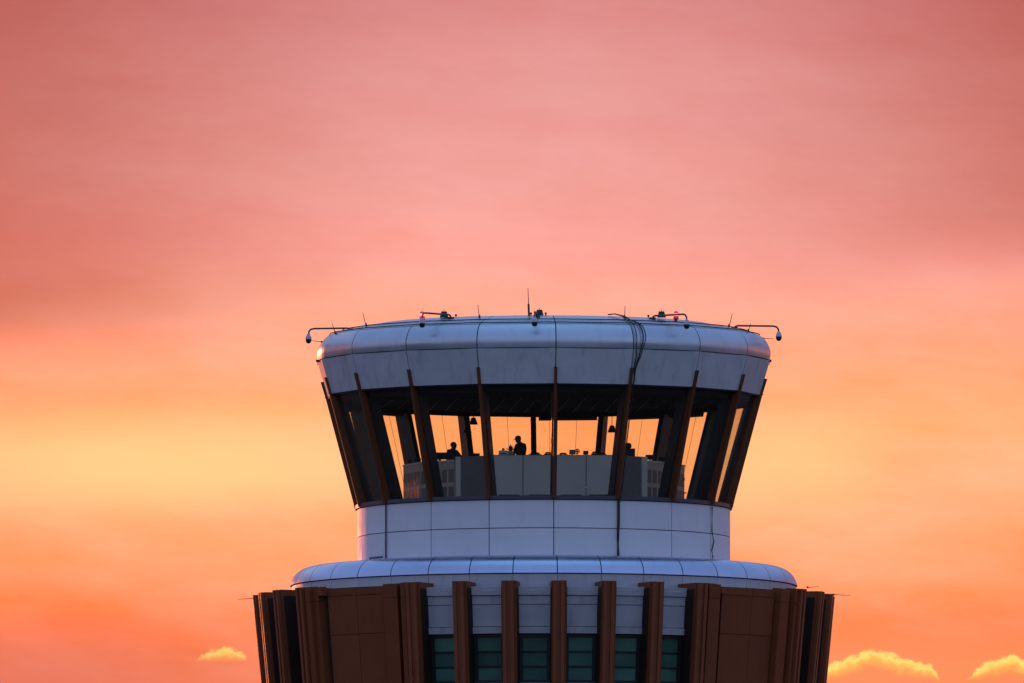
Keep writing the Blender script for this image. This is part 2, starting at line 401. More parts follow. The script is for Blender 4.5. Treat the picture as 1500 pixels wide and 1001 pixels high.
# underside return of the fascia
ring('soffit', [(318.6,-81),(318.6,-83),(300,-83),(300,-81)], MT['ceiling'], T, 18).rotation_euler.z = rad(OFF)
ring('window_head', [(309,-83.3),(309,-92.5),(299,-92.5),(299,-83.3)], MT['ceiling'], T, 18).rotation_euler.z = rad(OFF)
disc('ceiling', 299, -83.3, 4, MT['ceiling'], T)
for k in range(26):
    x = -286+k*23.5
    h = math.sqrt(max(0, 285**2-x*x))
    if h < 60: continue
    Part().hexa([Q(x-.5+18*s_, y_, H) for H in (-88.3, -87.4) for s_, y_ in ((0, h*.95), (0, h*.95), (1, -h*.55), (1, -h*.55))][:0] or
        [Q(x-.6, h*.93, -88.4), Q(x+.6, h*.93, -88.4), Q(x+18+.6, -h*.3, -88.4), Q(x+18-.6, -h*.3, -88.4),
         Q(x-.6, h*.93, -87.4), Q(x+.6, h*.93, -87.4), Q(x+18+.6, -h*.3, -87.4), Q(x+18-.6, -h*.3, -87.4)]).build('ceiling_strip', MT['strip'], T)
for x in (-6, 22):
    Part().lathe(Q(x, -20, -89.5), [(.05,0),(.06,.03)], 10).build('ceiling_spotlight', MT['camwhite'], T)
# --- cab glazing, mullions and fins (18 facets)
mg = mm = mf = None
for a in ang18:
    if mg is None:
        o = finish('window_pane', panel_bm([(313,-82.5),(268,-240)], 0, 20, 1, .8, 2.0, 1.0), MT['glass'], T, rz=a); mg = o.data
        p = Part(); radial(p, 4.2, 290, 309, -92, 247, 266.5, -240); o = p.build('mullion', MT['column'], T); mm = o.data; o.rotation_euler.z = rad(a)
        p = Part(); radial(p, 2.1, 325.2, 329.4, -57, 318.2, 322.6, -79.5); radial(p, 2.1, 309.5, 322, -80.9, 266.5, 279, -241.5)
        radial(p, 2.1, 317.6, 323.4, -79.5, 317.2, 323, -80.9)
        radial(p, 2.7, 271, 280.6, -236, 269, 278.2, -245.6)
        o = p.build('window_fin', MT['fin'], T); mf = o.data; o.rotation_euler.z = rad(a)
    else:
        inst('window_pane', mg, T, a); inst('window_fin', mf, T, a)
        if round(a) in (83, 103, -77, -97):
            p = Part(); radial(p, 3.4, 302 if a > 0 else 297, 309, -92, 260 if a > 0 else 255, 266.5, -240); p.build('mullion', MT['column'], T).rotation_euler.z = rad(a)
        else: inst('mullion', mm, T, a)
# --- fine cords of the blinds behind the rear panes
cord = None
for a in ang18:
    for s_ in (.37, .76):
        if cord is None:
            p = Part(); p.tube([P(0,296,-93), P(0,256,-238)], .006, 5); o = p.build('blind_cord', MT['steel'], T); cord = o.data; o.rotation_euler.z = rad(a+20*s_)
        elif math.cos(rad(a+10)) < -.05: inst('blind_cord', cord, T, a+20*s_)
for a, s0, s1, dr in ((163,.07,.92,5.5),(-177+0,.02,.02,0),(143,.08,.72,6),(123,.2,.85,6.5),(-137,.15,.72,5),(-157+360-360+40-40,.0,.0,0),(-97-20,.3,.8,6)):
    if s1 <= s0: continue
    finish('roller_blind', panel_bm([(297,-88),(294,-93-dr)], 20*s0, 20*s1, 1, 8, 0, 0), MT['blind'], T, rz=a)
FL0 = -225.0
# --- sill and drum
ring('window_sill', [(276,-240.8),(276,-246.2),(262,-246.2),(262,-240.8)], MT['sill'], T)
disc('cab_floor', 203, FL0, 12, MT['floor'], T); disc('cab_floor', 261.5, -242, 4, MT['floor'], T)
ring('drum_core', [(269.5,-246.6),(269.5,-334),(255,-334),(255,-246.6)], MT['gap'], T)
rows = [(-246.8,-288.0),(-288.0,-331.5)]
for r, (h1, h0) in enumerate(rows):
    mesh_ = None
    for a in ang18:
        if mesh_ is None:
            o = finish('drum_panel', panel_bm([(273,h1),(273,h0)], 0, 20, 6, 3, .7, 0, vgap=.6), MT['drum'], T, 30, rz=a); mesh_ = o.data
        else: inst('drum_panel', mesh_, T, a)
# --- rounded ledge
led = [(272,-329),(310,-330),(330,-330.6),(347,-332.4),(354,-334.8),(359,-337.6),(363,-341),(366.5,-345),(369,-349.5),(371,-354.5),(372,-358.5)]
ring('ledge_core', [(268,-332.5),(330,-335),(352,-340),(364,-350),(367,-360),(365,-395),(268,-395)], MT['gap'], T)
m1 = m2 = None
for a in ang36:
    if m1 is None:
        o = finish('ledge_panel', panel_bm(led, 0, 10, 8, 2, .7, .3, pillow=.7), MT['ledge'], T, 40, rz=a); m1 = o.data
        o = finish('ledge_fascia_panel', panel_bm([(369.5,-360.2),(369,-394)], 0, 10, 3, 2, .35, 0), MT['spandrel'], T, 30, rz=a); m2 = o.data
    else: inst('ledge_panel', m1, T, a); inst('ledge_fascia_panel', m2, T, a)
# --- collar: leaning inward as it goes down
KT = -372.5; LEAN = .097; BOT = -700
def rc(R, H): return R-LEAN*(KT-H)
def cprof(R, *Hs): return [(rc(R, h), h) for h in Hs]
def cheeks():  # thin dark sheets on the fin sides, recess shade put into their colour
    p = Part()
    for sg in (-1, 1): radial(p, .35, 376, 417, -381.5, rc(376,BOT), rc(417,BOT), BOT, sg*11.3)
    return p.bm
mesh_ = {}
def put(name, key, a, maker, m, smooth=None, parent=None):
    if key in mesh_: return inst(name, mesh_[key], parent or T, a)
    o = maker()
    o = finish(name, o, m, parent or T, smooth, rz=a) if isinstance(o, bmesh.types.BMesh) else o
    mesh_[key] = o.data; return o
def pil():
    p = Part()
    radial(p, 10.8, 374, 421, KT, rc(374,-393.6), rc(421,-393.6), -393.6)
    radial(p, 10.8, rc(374,-394.4), rc(421,-394.4), -394.4, rc(374,BOT), rc(421,BOT), BOT)
    radial(p, 10.2, rc(374,-393.6), rc(420,-393.6), -393.6, rc(374,-394.4), rc(420,-394.4), -394.4)
    return p.bm
def moulding():
    p = Part()
    radial(p, 2.6, rc(421.2,KT), 426.5, KT-.2, rc(421.2,BOT), rc(426.5,BOT), BOT, 4.8)
    radial(p, 2.6, rc(421.2,KT), 426.5, KT-.2, rc(421.2,BOT), rc(426.5,BOT), BOT, -6.4)
    radial(p, 2.9, rc(421.2,KT), 424, KT-.2, rc(421.2,BOT), rc(424,BOT), BOT, -.9)
    return p.bm
for k, a in enumerate(ang36):
    bay = round((a-OFF)/10)          # bay number from 3 degrees, bay runs a..a+10
    r9 = (bay+3) % 9                 # 0..5 window bays, 6..8 solid bays
    if r9 <= 6:                      # fin at the start of each window bay and at the end of the last
        put('fin', 'fin', a, pil, MT['brown'])
        if 1 <= r9 <= 5 or r9 in (0, 6): put('fin_recess_shade', 'cheek', a, cheeks, MT['gap2'])
        put('fin_moulding', 'mould', a, moulding, MT['brown2'])
    if r9 <= 5:
        for j, (hh1, hh0, dR) in enumerate(((-379.4,-392.6,2.5),(-392.6,-405.6,0),(-405.6,-437.4,-.3),(-437.4,-447.8,1.5),(-518.5,-560,2),(-560,-600,0),(-600,-700,0))):
            put('spandrel_panel', 'sp%d' % j, a, lambda hh1=hh1, hh0=hh0, dR=dR: panel_bm(cprof(397+dR, hh1, hh0), 1.4, 8.6, 1, 9, 0, 1, vgap=.45), MT['spandrel'])
        put('window_backing', 'bk', a, lambda: panel_bm(cprof(386, -380, -700), 1.3, 8.7, 1, 3, 0, 1), MT['gap'])
        if True:
            w = bpy.data.objects.new('window', None)
            def frame():
                b = bmesh.new()
                for (h1, h0, t0, t1) in ((-448.4,-452.2,1.6,8.4),(-514.5,-518.2,1.6,8.4),(-452.2,-514.5,1.6,2.35),(-452.2,-514.5,7.65,8.4)):
                    panel_bm(cprof(393, h1, h0), t0, t1, 1, 5, 0, 1, b)
                return b
            w = put('window', 'wframe', a, frame, MT['frame'])
            for q, (h1, h0) in enumerate(((-452.4,-472.0),(-474.6,-493.6),(-496.2,-514.3))):
                key = 'pane%d' % q
                put('pane', key, 0, lambda h1=h1, h0=h0: panel_bm(cprof(389.5, h1, h0), 2.38, 7.62, 1, 1.5, 0, 1), MT['green'], parent=w)
            for q, (h1, h0) in enumerate(((-472.1,-474.5),(-493.7,-496.1))):
                put('glazing_bar', 'gb%d' % q, 0, lambda h1=h1, h0=h0: panel_bm(cprof(392, h1, h0), 2.36, 7.64, 1, 4, 0, 1), MT['frame'], parent=w)
    if r9 == 6:                      # one solid sector of 30 degrees
        for h1, h0 in ((-375.5,-387.6),(-387.6,-443.6),(-443.6,-560),(-560,-700)):
            for t0, t1 in ((6.4,15),(15,22.4)):
                put('brown_panel', 'bp%g%g' % (h1, t0), a, lambda h1=h1, h0=h0, t0=t0, t1=t1: panel_bm(cprof(409, h1, h0), t0, t1, 2, 3, .4, 0, vgap=.4), MT['brown'])
        for t0, t1, R, ht in ((1.6,3.1,423.5,-373),(3.1,5.0,418,-373.6),(22.9,26.2,418,-374),(27.3,28.4,422.5,-373)):
            put('step_panel', 'st%g' % t0, a, lambda t0=t0, t1=t1, R=R, ht=ht: panel_bm(cprof(R, ht, -393.7), t0, t1, 1, 16, .15, 0), MT['brown'])
            put('step_panel', 'su%g' % t0, a, lambda t0=t0, t1=t1, R=R, ht=ht: panel_bm(cprof(R, -394.3, BOT), t0, t1, 1, 16, .15, 0), MT['brown'])
        put('cap_panel', 'cp', a, lambda: panel_bm([(418,-376.5),(418,-386)], 5.1, 6.3, 1, 20, 0, 0), MT['brown'])
        put('cap_panel', 'cq', a, lambda: panel_bm([(410,-375.5),(410,-383)], 26.3, 27.2, 1, 14, 0, 0), MT['brown'])
        put('collar_backing', 'sbk', a, lambda: panel_bm(cprof(405, -378, -700), .5, 29.5, 4, 3, 0, 0), MT['gap'])
ring('collar_cap', [(398,-383),(398,-386),(366,-386),(366,-383)], MT['spandrel'], T)
# --- lower cone and shaft down to the ground (below the frame)
zb = -(Z0)*CE/U
ring('collar_core', [(380,-384),(rc(382,-700),-700),(200,-1000),(200,zb),(150,zb),(150,-384)], MT['concrete'], T)

# ================================================================== roof equipment
def roofH(R):
    for (r1, h1), (r0, h0) in zip(bull, bull[1:]):
        if r1 <= R <= r0: return h1+(h0-h1)*(R-r1)/(r0-r1)
    return 22.5 if R < 251 else 0
for R_, H_ in ((300.5, 14.2), (319, 8.6)):
    p = Part(); p.tube([P(k*5, R_*(math.cos(rad(10))/math.cos(rad(((k*5-OFF)%20)-10)) if True else 1), H_) for k in range(0, 73)], .018, 5)
    tag(p.build('conductor_cable', MT['rubber']), 'thin dark conductor cable ringing the white roof, %s of the two' % ('upper' if R_ < 310 else 'lower'), 'cable', 'conductor cables round the roof')
# cameras on swan-neck arms
def dome_cam(th, R0, R1, Harm, label, side=False):
    t = thing('security_camera', label, 'security camera', 'dome cameras hung round the roof edge', P(th, R0, roofH(R0)))
    rr = .035
    pts = [P(th, R0, roofH(R0)), P(th, R0, Harm-4), P(th, R0+1.5, Harm-1.2), P(th, R0+5, Harm), P(th, R1-8, Harm-1.2), P(th, R1-3, Harm-2.6), P(th, R1-.6, Harm-6), P(th, R1, Harm-10.5)]
    Part().tube(pts, .030, 8).build('arm', MT['steel'], t, 60)
    Part().box(P(th, R0, roofH(R0))+Vector((0,0,.02)), .22, .22, .04).build('foot_plate', MT['steel'], t)
    c = P(th, R1, Harm-10.5)
    Part().lathe(c, [(.03,.04),(.05,.02),(.075,-.03),(.095,-.08),(.105,-.135),(.10,-.14)], 16).build('housing', MT['camwhite'], t, 50)
    Part().lathe(c, [(.098,-.142),(.096,-.18),(.085,-.23),(.06,-.265),(.025,-.28),(.0,-.283)], 16).build('dome', MT['black'], t, 60)
    return t
dome_cam(-30.8, 265, 346, 24.5, 'dome camera hanging below the left red beacon on the roof edge')
dome_cam(-2.3, 268, 342, 23.5, 'dome camera hanging from the roof front near its middle, no beacon beside it')
dome_cam(37.0, 263, 345, 24, 'dome camera hanging just right of the right red beacon')
dome_cam(-80.5, 287, 349, 16.5, 'dome camera on a long arm sticking out at the far left of the roof')
dome_cam(80.0, 283, 349, 20.0, 'dome camera on a long arm sticking out at the far right of the roof')
def beacon(x, y, H, label):
    b = Q(x, y, H); t = thing('beacon_light', label, 'beacon', 'red obstruction beacons on the roof', b)
    Part().lathe(b, [(.05,-.12),(.05,0),(.09,.0),(.09,.03),(.06,.03)], 12).build('base', MT['steel'], t)
    Part().lathe(b+Vector((0,0,.03)), [(.08,0),(.095,.03),(.085,.075)], 14).build('lens', MT['redlens'], t, 50)
    Part().lathe(b+Vector((0,0,.107)), [(.07,0),(.085,.04),(.07,.085)], 14).build('lamp', MT['redglow'], t, 50)
    Part().lathe(b+Vector((0,0,.194)), [(.085,0),(.085,.03),(.05,.06),(.02,.07)], 14).build('cap', MT['redlens'], t, 50)
beacon(-177.5, -200, 19.5, 'lit red beacon on the left part of the roof, right above a camera')
beacon(192.5, -190, 20.5, 'lit red beacon on the right part of the roof, beside a camera arm')
def block(x, y, H, label):
    b = Q(x, y, H); t = thing('floodlight', label, 'floodlight', 'dark floodlight boxes on the roof', b)
    w = .14; h = .19
    p = Part(); p.hexa([b+Vector(v) for v in ((-w,-.12,0),(w,-.12,0),(w,.12,0),(-w,.12,0),(-w*.62,-.08,h),(w*.62,-.08,h),(w*.62,.08,h),(-w*.62,.08,h))]); p.build('housing', MT['black'], t)
    for k in (-1, 0, 1): Part().box(b+Vector((k*.05,0,h+.012)), .018, .1, .022).build('fin_rib', MT['black'], t)
    Part().tube([b+Vector((0,0,h)), b+Vector((0,0,h+.06))], .012, 5).build('knob', MT['black'], t)
block(-145.5, -215, 21.5, 'black trapezoid floodlight on the roof between the left beacon and the centre')
block(-6.5, -235, 22.6, 'black trapezoid floodlight at the middle of the roof beside a camera arm')
block(171.5, -200, 22.5, 'black trapezoid floodlight just left of the right red beacon')
def whip(th, R, H, x2, y2, label, thick=False):
    """tilted whip; x2,y2 = sideways and upward run in units"""
    b = P(th, R, H); t = thing('whip_antenna', label, 'antenna', 'whip antennas on the roof', b)
    e_ = b+Vector((x2*U, 0, y2*U))
    Part().tube([b, b.lerp(e_, .45), e_], .022 if thick else .016, 6, .010).build('rod', MT['steel'], t)
    Part().lathe(b, [(.035,0),(.035,.06),(.02,.10)], 8).build('base', MT['steel'], t)
    if thick: Part().tube([b, b.lerp(e_, .42)], .034, 8).build('sleeve', MT['steel'], t)
whip(-72, 320, 4.5, -5, 16, 'short leaning whip antenna, leftmost on the roof')
whip(-59.5, 301, 12.5, -5, 20, 'leaning whip antenna, second from the left end of the roof')
whip(-20.5, 268, 18.6, -2.5, 19, 'whip antenna left of the tall centre one, right of the left beacon')
whip(-5, 250, 22.3, -1.5, 40, 'tallest whip antenna, with a thick lower half, near the roof centre', True)
whip(26, 268, 18.6, .7, 18, 'whip antenna beside the thick black cables')
whip(63.5, 302, 12.5, 5, 20, 'leaning whip antenna, second from the right end of the roof')
whip(70, 318, 7, 3, 12, 'shortest leaning whip antenna at the right end of the roof')
def rod(p0, p1, label, r=.014):
    t = thing('spike_rod', label, 'lightning rod', 'thin rods sticking out sideways', p0)
    Part().tube([p0, p1], r, 6, .008).build('rod', MT['steel'], t)
    Part().lathe(p0, [(.03,-.03),(.03,.03)], 8).build('clamp', MT['steel'], t)
rod(P(-86, 326, -2), Q(-343, -20, .5), 'thin rod between the leftmost camera and the roof edge')
rod(P(86, 322, 3), Q(337, -20, 3), 'tiny rod at the right edge of the white roof')
rod(Q(-424, -20, -377), Q(-448, -20, -378.5), 'thin horizontal rod at the left end of the brown collar')
rod(Q(424, -20, -371.5), Q(449, -20, -373), 'thin horizontal rod at the right end of the brown collar')
rod(Q(386, -20, -361), Q(403, -20, -360), 'short thin rod above the right side of the brown collar')
for th, R, lb in ((-32, 242, 'left'), (-4.4, 246, 'centre left'), (.6, 246, 'centre right'), (38.8, 243, 'right')):
    o = Part().lathe(P(th, R, 22), [(.02,0),(.02,.05),(.035,.055),(.035,.10),(.02,.11)], 8).build('roof_stud', MT['black'])
    tag(o, {'left':'small dark stud on the roof just right of the left camera arm foot','centre left':'small dark stud just left of the middle floodlight','centre right':'small dark stud just right of the middle floodlight','right':'small dark stud left of the right camera arm foot'}[lb], 'stud', 'small studs on the roof')
for th, s_, lb in ((-88, -1, 'left'), (88, 1, 'right')):
    b = P(th, 331.5, -29); t = thing('edge_sensor', 'small dark box clipped to the %s edge of the white fascia' % lb, 'sensor', 'sensor boxes on the fascia', b)
    Part().box(b, 4.5*U, 4.5*U, 3.6*U).build('box', MT['black'], t)
    Part().tube([b, b+Vector((s_*-1*U*.5, -.03, -6*U))], .012, 5).build('lead', MT['rubber'], t)
# black cables over the roof edge on the 23 degree joint
def prof_at(h0, off): # roof profile points pushed out
    return [(r+off*.8, h+off*.6) for r, h in bull[2:]]
cables = thing('cable_bundle', 'thick black cables running over the roof edge and down the white drum', 'cable', None, P(24, 300, 14))
for j, (dth, off, rr) in enumerate(((0.0, 1.8, .017), (1.1, 2.2, .021), (1.8, 2.0, .018))):
    pts = [P(24.2+dth*.1-1.8, 245, 25), P(23.5+dth*.2, 256, 25.5), P(23.9+dth*.5, 280, 21)]
    pr = prof_at(0, off)
    for i, (r, h) in enumerate(pr):
        f = i/(len(pr)-1); bulge = math.sin(math.pi*min(1, f*.58+.16))
        pts.append(P(23.0+.4+dth*bulge*1.0+1.0*bulge*(1 if j else .3), r, h))
    pts += [P(23.9+dth*.62, 330.5+off, -40), P(23.6+dth*.4, 328.5+off, -50), P(23.5+dth*.22, 326+off, -60), P(23.9+dth*.05, 322+off*1.3, -70+0), P(24.0, 318, -84)]
    if j == 1: pts += [P(24.1, 296, -160), P(24.0, 281, -225), P(23.6, 279, -240)]
    Part().tube(pts, rr, 7).build('cable_strand', MT['rubber'], cables, 60)
Part().tube([P(23.6,279,-240), P(23.1,277.5,-250), P(23.2,276.5,-280), P(22.9,276.8,-300), P(23.1,276.5,-328)], .040, 7).build('cable_run', MT['rubber'], cables, 60)
o = Part().tube([P(63.3,275,-249), P(63.2,275,-285), P(64.3,275.5,-300), P(63.0,275,-313), P(63.6,275.5,-322), P(63.2,275,-330)], .022, 6).build('drain_cable', MT['rubber'])
tag(o, 'thin kinked black wire down the right side of the white drum', 'wire')
o = Part().tube([P(-57,275,-247), P(-57,275,-331)], .022, 6).build('drain_cable', MT['rubber'])
tag(o, 'thin straight black wire down the left side of the white drum', 'wire')
b_ = Part().tube([P(-67,275.5,-330), P(-67,275.5,-323), P(-59,275.5,-323)], .028, 6).build('bracket_bar', MT['black'])
tag(b_, 'small black bracket bar at the left foot of the white drum', 'bracket')

# ================================================================== inside the cab
TOP = -179.0; FL = -225.0
def wallbox(p, a, b, h1, h0, t):
    """upright slab between plan points a, b (units), thickness t inwards"""
    A = Vector(a); B = Vector(b); d = (B-A).normalized(); n = Vector((-d.y, d.x))*t
    pts = []
    for H in (h0, h1):
        for q in (A, B, B+n, A+n): pts.append(Q(q.x, q.y, H))
    return p.hexa(pts)
tc_ = thing('control_console', 'long pale grey console facing out behind the two middle panes', 'console', None, Q(17, -190, FL))
for x0, x1 in ((-76,-31),(-30,15),(16,61),(62,109)):
    wallbox(Part(), (x0,-208), (x1,-208), TOP, FL-14, 3).build('panel', MT['console'], tc_)
wallbox(Part(), (-77,-204.5), (110,-204.5), TOP+1, TOP-1.5, 55).build('desktop', MT['console_dark'], tc_)
wallbox(Part(), (-75,-203), (108,-203), TOP-1.8, FL, 2).build('backing', MT['gap'], tc_)
for x0 in (-66,-22,24,66):
    wallbox(Part(), (x0,-209.5), (x0+30,-209.5), -236, -238.5, 1.2).build('foot_rail', MT['black'], tc_)
for sgn, (a, b), lab in ((-1, ((-121,-178),(-78,-207)), 'angled console end, its shade painted in as darker grey, left of the middle panes'), (1, ((111,-207),(142,-178)), 'angled console end, its shade painted in as darker grey, right of the middle panes')):
    t = thing('console_screen', lab, 'console', 'angled console ends', Q((a[0]+b[0])/2, -190, FL))
    wallbox(Part(), a, b, TOP, FL-13, 6).build('panel', MT['console_dark'], t)  # darker than the middle console: shade on the angled face put into the colour
    if sgn < 0: wallbox(Part(), (-129,-172), (-121.6,-178), TOP, FL-13, 6).build('end_post', MT['console'], t)
    else: wallbox(Part(), (142.6,-178), (151,-171), TOP, FL-13, 6).build('end_post', MT['console'], t)
def cabinet(th0, th1, label, ng=4, top=-183.0, bottom=-240):
    A = Vector((207*math.sin(rad(th0)), -207*math.cos(rad(th0)))); B = Vector((207*math.sin(rad(th1)), -207*math.cos(rad(th1))))
    mid = (A+B)/2
    t = thing('vented_cabinet', label, 'cabinet', 'vented cabinets along the cab side', Q(mid.x, mid.y, FL))
    wallbox(Part(), A, B, top, bottom, 40).build('body', MT['cabinet'], t)
    d = (B-A).normalized(); n = Vector((d.y, -d.x)); Lc = (B-A).length
    wallbox(Part(), A-n*.0+n*1.2, B+n*1.2, top+.6, top-2, 38).build('top_edge', MT['console'], t)
    w = Lc/ng
    for (h1, h0) in ((-196,-215),(-221,-237)):
        for k in range(ng):
            a = A+d*(k*w+w*.14)+n*.5; b = A+d*(k*w+w*.86)+n*.5
            g = wallbox(Part(), a, b, h1, h0, .4).build('grille', MT['console_dark'], t)
            s = Part(); ns = 6
            for q in range(ns):
                aa = a+d*((b-a).length*(q+.25)/ns)+n*.6; bb = a+d*((b-a).length*(q+.7)/ns)+n*.6
                wallbox(s, aa, bb, h1-.8, h0+.8, .5)
            so = s.build('slats', MT['cabinet'], g); 
            so.location = -g.location
cabinet(-83, -61, 'leftmost vented cabinet in the cab, its edge catching orange light', 5)
cabinet(-60.5, -39, 'vented cabinet just left of the angled console end', 5)
cabinet(46.5, 66, 'vented cabinet just right of the angled console end', 5)
cabinet(66.5, 84, 'rightmost vented cabinet in the cab', 4)
# desk-top equipment: silhouettes along the console
def desk_monitor(x, y, w, h, base, label, cat='monitor', m='black', screen=False):
    t = thing('desk_monitor', label, cat, 'equipment standing on the consoles', Q(x, y, base))
    Part().box(Q(x, y, base+h*.6), w*U, 2*U, h*.8*U).build('bezel', MT[m], t)
    Part().box(Q(x, y+1.5, base+h*.25), w*.2*U, 1.5*U, h*.5*U).build('stand', MT[m], t)
    Part().box(Q(x, y+1.5, base+.4), w*.5*U, 6*U, .8*U).build('foot', MT[m], t)
    Part().box(Q(x, y-1.15, base+h*.6), w*.8*U, .25*U, h*.55*U).build('screen', MT['screen' if screen else 'gap'], t)
def keyset(x, y, w, h, base, label):
    t = thing('phone_set', label, 'desk phone', 'equipment standing on the consoles', Q(x, y, base))
    Part().hexa([Q(x-w/2,y-3,base),Q(x+w/2,y-3,base),Q(x+w/2,y+3,base),Q(x-w/2,y+3,base),Q(x-w/2,y-3,base+h*.5),Q(x+w/2,y-3,base+h*.5),Q(x+w/2,y+3,base+h),Q(x-w/2,y+3,base+h)]).build('body', MT['black'], t)
    Part().tube([Q(x-w*.35,y,base+h+.6),Q(x-w*.1,y,base+h+1.3),Q(x+w*.1,y,base+h+1.3),Q(x+w*.35,y,base+h+.6)], .03, 6).build('handset', MT['black'], t)
DY = -170; DB = TOP-1.5+2.5
# printer, plant
t = thing('printer', 'pale grey box printer at the left end of the middle console', 'printer', None, Q(-59, -192, DB))
Part().box(Q(-59,-194,DB+3.2), 14*U, 10*U, 6.0*U).build('body', MT['console'], t)
Part().box(Q(-59,-194,DB+6.6), 11*U, 7*U, .7*U).build('lid', MT['console'], t)
Part().box(Q(-59,-199.2,DB+2), 10*U, .5*U, 1.2*U).build('paper_slot', MT['gap'], t)
t = thing('mug', 'small round dark mug on the printer', 'mug', None, Q(-59.5, -194, DB+6.9))
Part().lathe(Q(-59.5,-194,DB+6.95), [(.03,0),(.036,.04),(.034,.075)], 12).build('cup', MT['black'], t)
Part().tube([Q(-58,-194,DB+9.3), Q(-57,-194,DB+8.7), Q(-58,-194,DB+7.9)], .008, 5).build('handle', MT['black'], t)
t = thing('potted_plant', 'small spiky plant beside the printer and the man in a cap', 'plant', None, Q(-50, -186, DB))
Part().lathe(Q(-48.5,-190,DB), [(.06,0),(.10,.02),(.115,.14),(.105,.14)], 14).build('pot', MT['pot'], t, 40)
rnd = random.Random(3)
for k in range(26):
    a = rnd.uniform(0, 2*math.pi); tl = rnd.uniform(.05, 1.15); ln = rnd.uniform(.18, .27)
    b = Q(-48.5,-190,DB)+Vector((0,0,.12)); d = Vector((math.cos(a)*math.sin(tl), math.sin(a)*math.sin(tl), math.cos(tl)))
    s_ = d.cross(Vector((0,0,1))).normalized()*.020 if d.cross(Vector((0,0,1))).length > .01 else Vector((.014,0,0))
    p = Part(); m_ = b+d*ln*.55+Vector((0,0,.012)); e_ = b+d*ln-Vector((0,0,.03*tl)); n_ = Vector((0,0,.004))
    v = [p.bm.verts.new(q) for q in (b-s_*.5, m_-s_*1.3, e_, m_+s_*1.3, b+s_*.5, m_+n_*2)]
    for f in ((0,1,5),(1,2,5),(2,3,5),(3,4,5),(0,5,4),(0,4,3,2,1)): p.bm.faces.new([v[i] for i in f])
    p.build('leaf', MT['leaf'], t)
keyset(-13,-186,19,2.4,DB,'low black desk phone right of the man in a cap')
keyset(6,-186,12,2.8,DB,'low black desk phone left of the centre fin')
keyset(28,-186,14,1.8,DB,'low flat black desk phone right of the centre fin')
keyset(74,-186,10,3.6,DB,'small black desk phone near the right end of the middle console')
keyset(86,-186,11,2.2,DB,'flat black desk phone at the right end of the middle console')
desk_monitor(41.5,-186,9,8.5,DB,'dark monitor with faint blue screen on the right half of the middle console','monitor','black',True)
desk_monitor(61,-186,7.5,7,DB,'small dark monitor right of the round fan','monitor')
t = thing('desk_fan', 'round black desk fan beside the blue screen', 'fan', None, Q(48, -184, DB))
c = Q(48.5,-186,DB+6.2)
Part().tube([c+Vector((math.cos(k*math.pi/8)*.075,0,math.sin(k*math.pi/8)*.075)) for k in range(17)], .012, 6).build('guard', MT['black'], t)
Part().tube([c+Vector((0,-.02,0)), c+Vector((0,.05,0))], .035, 10).build('motor', MT['black'], t)
for k in range(4):
    a = k*math.pi/2; p = Part(); u_ = Vector((math.cos(a),0,math.sin(a))); v_ = Vector((-math.sin(a),.25,math.cos(a)))
    p.hexa([c+u_*.02-v_*.012, c+u_*.02+v_*.012, c+u_*.068+v_*.04, c+u_*.068-v_*.03]+[q+Vector((0,.006,0)) for q in (c+u_*.02-v_*.012, c+u_*.02+v_*.012, c+u_*.068+v_*.04, c+u_*.068-v_*.03)]); p.build('blade', MT['black'], t)
Part().tube([Q(48.5,-184.5,DB), Q(48.5,-184.5,DB+5)], .014, 6).build('stem', MT['black'], t)
Part().lathe(Q(48.5,-184.5,DB), [(.07,0),(.06,.02)], 12).build('base', MT['black'], t)
desk_monitor(155,-128,13,9,-182.4,'tilted dark monitor on the cabinet right of the angled console end')
desk_monitor(173,-110,14,7,-182.4,'wide dark monitor on the right cabinet near a slanted column')
desk_monitor(-184,-75,9,7,-182.4,'dark monitor on the leftmost cabinet')
desk_monitor(-196,-55,5,6,-182.4,'narrow dark monitor at the outer end of the leftmost cabinet')
desk_monitor(-152,-118,22,13,-182.4,'wide black monitor left of the leaning man')
desk_monitor(-139,-128,14,11.5,-182.4,'black monitor in front of the leaning man')
desk_monitor(-102,-150,17,8.5,TOP-2,'low wide black monitor right of the leaning man')
# supports for the last one: a side desk behind the angled end
t = thing('side_desk', 'dark side desk behind the left angled console end', 'desk', None, Q(-98,-150,FL))
wallbox(Part(), (-122,-165), (-80,-170), TOP-2.2, TOP-4.2, 40).build('desktop', MT['console_dark'], t)
for x_, y_ in ((-119,-160),(-84,-164),(-117,-130),(-80,-134)): Part().tube([Q(x_,y_,FL), Q(x_,y_,TOP-4.2)], .03, 6).build('leg', MT['black'], t)
def chair(x, y, label, s=1.0):
    t = thing('office_chair', label, 'chair', 'high office chairs in the cab', Q(x, y, FL))
    b = Q(x, y, FL)
    for k in range(5):
        a = k*2*math.pi/5; Part().tube([b+Vector((0,0,.08)), b+Vector((math.cos(a)*.3, math.sin(a)*.3, .04))], .022, 6).build('leg', MT['black'], t)
    Part().tube([b+Vector((0,0,.06)), b+Vector((0,0,.75*s))], .03, 8).build('stem', MT['steel'], t)
    Part().box(b+Vector((0,0,.78*s)), .48, .46, .08).build('seat', MT['black'], t)
    Part().box(b+Vector((0,.24,1.12*s)), .46, .06, .52).build('backrest', MT['black'], t)
    Part().lathe(b+Vector((0,.24,1.36*s)), [(.05,0),(.11,.04),(.12,.10),(.10,.17),(.05,.20)], 12).build('headrest', MT['black'], t, 50)
chair(123, -100, 'high black chair with round headrest beside the right slanted fin', 1.02)
chair(203.5-8, -20, 'high black chair behind the rightmost vented cabinet', .62)
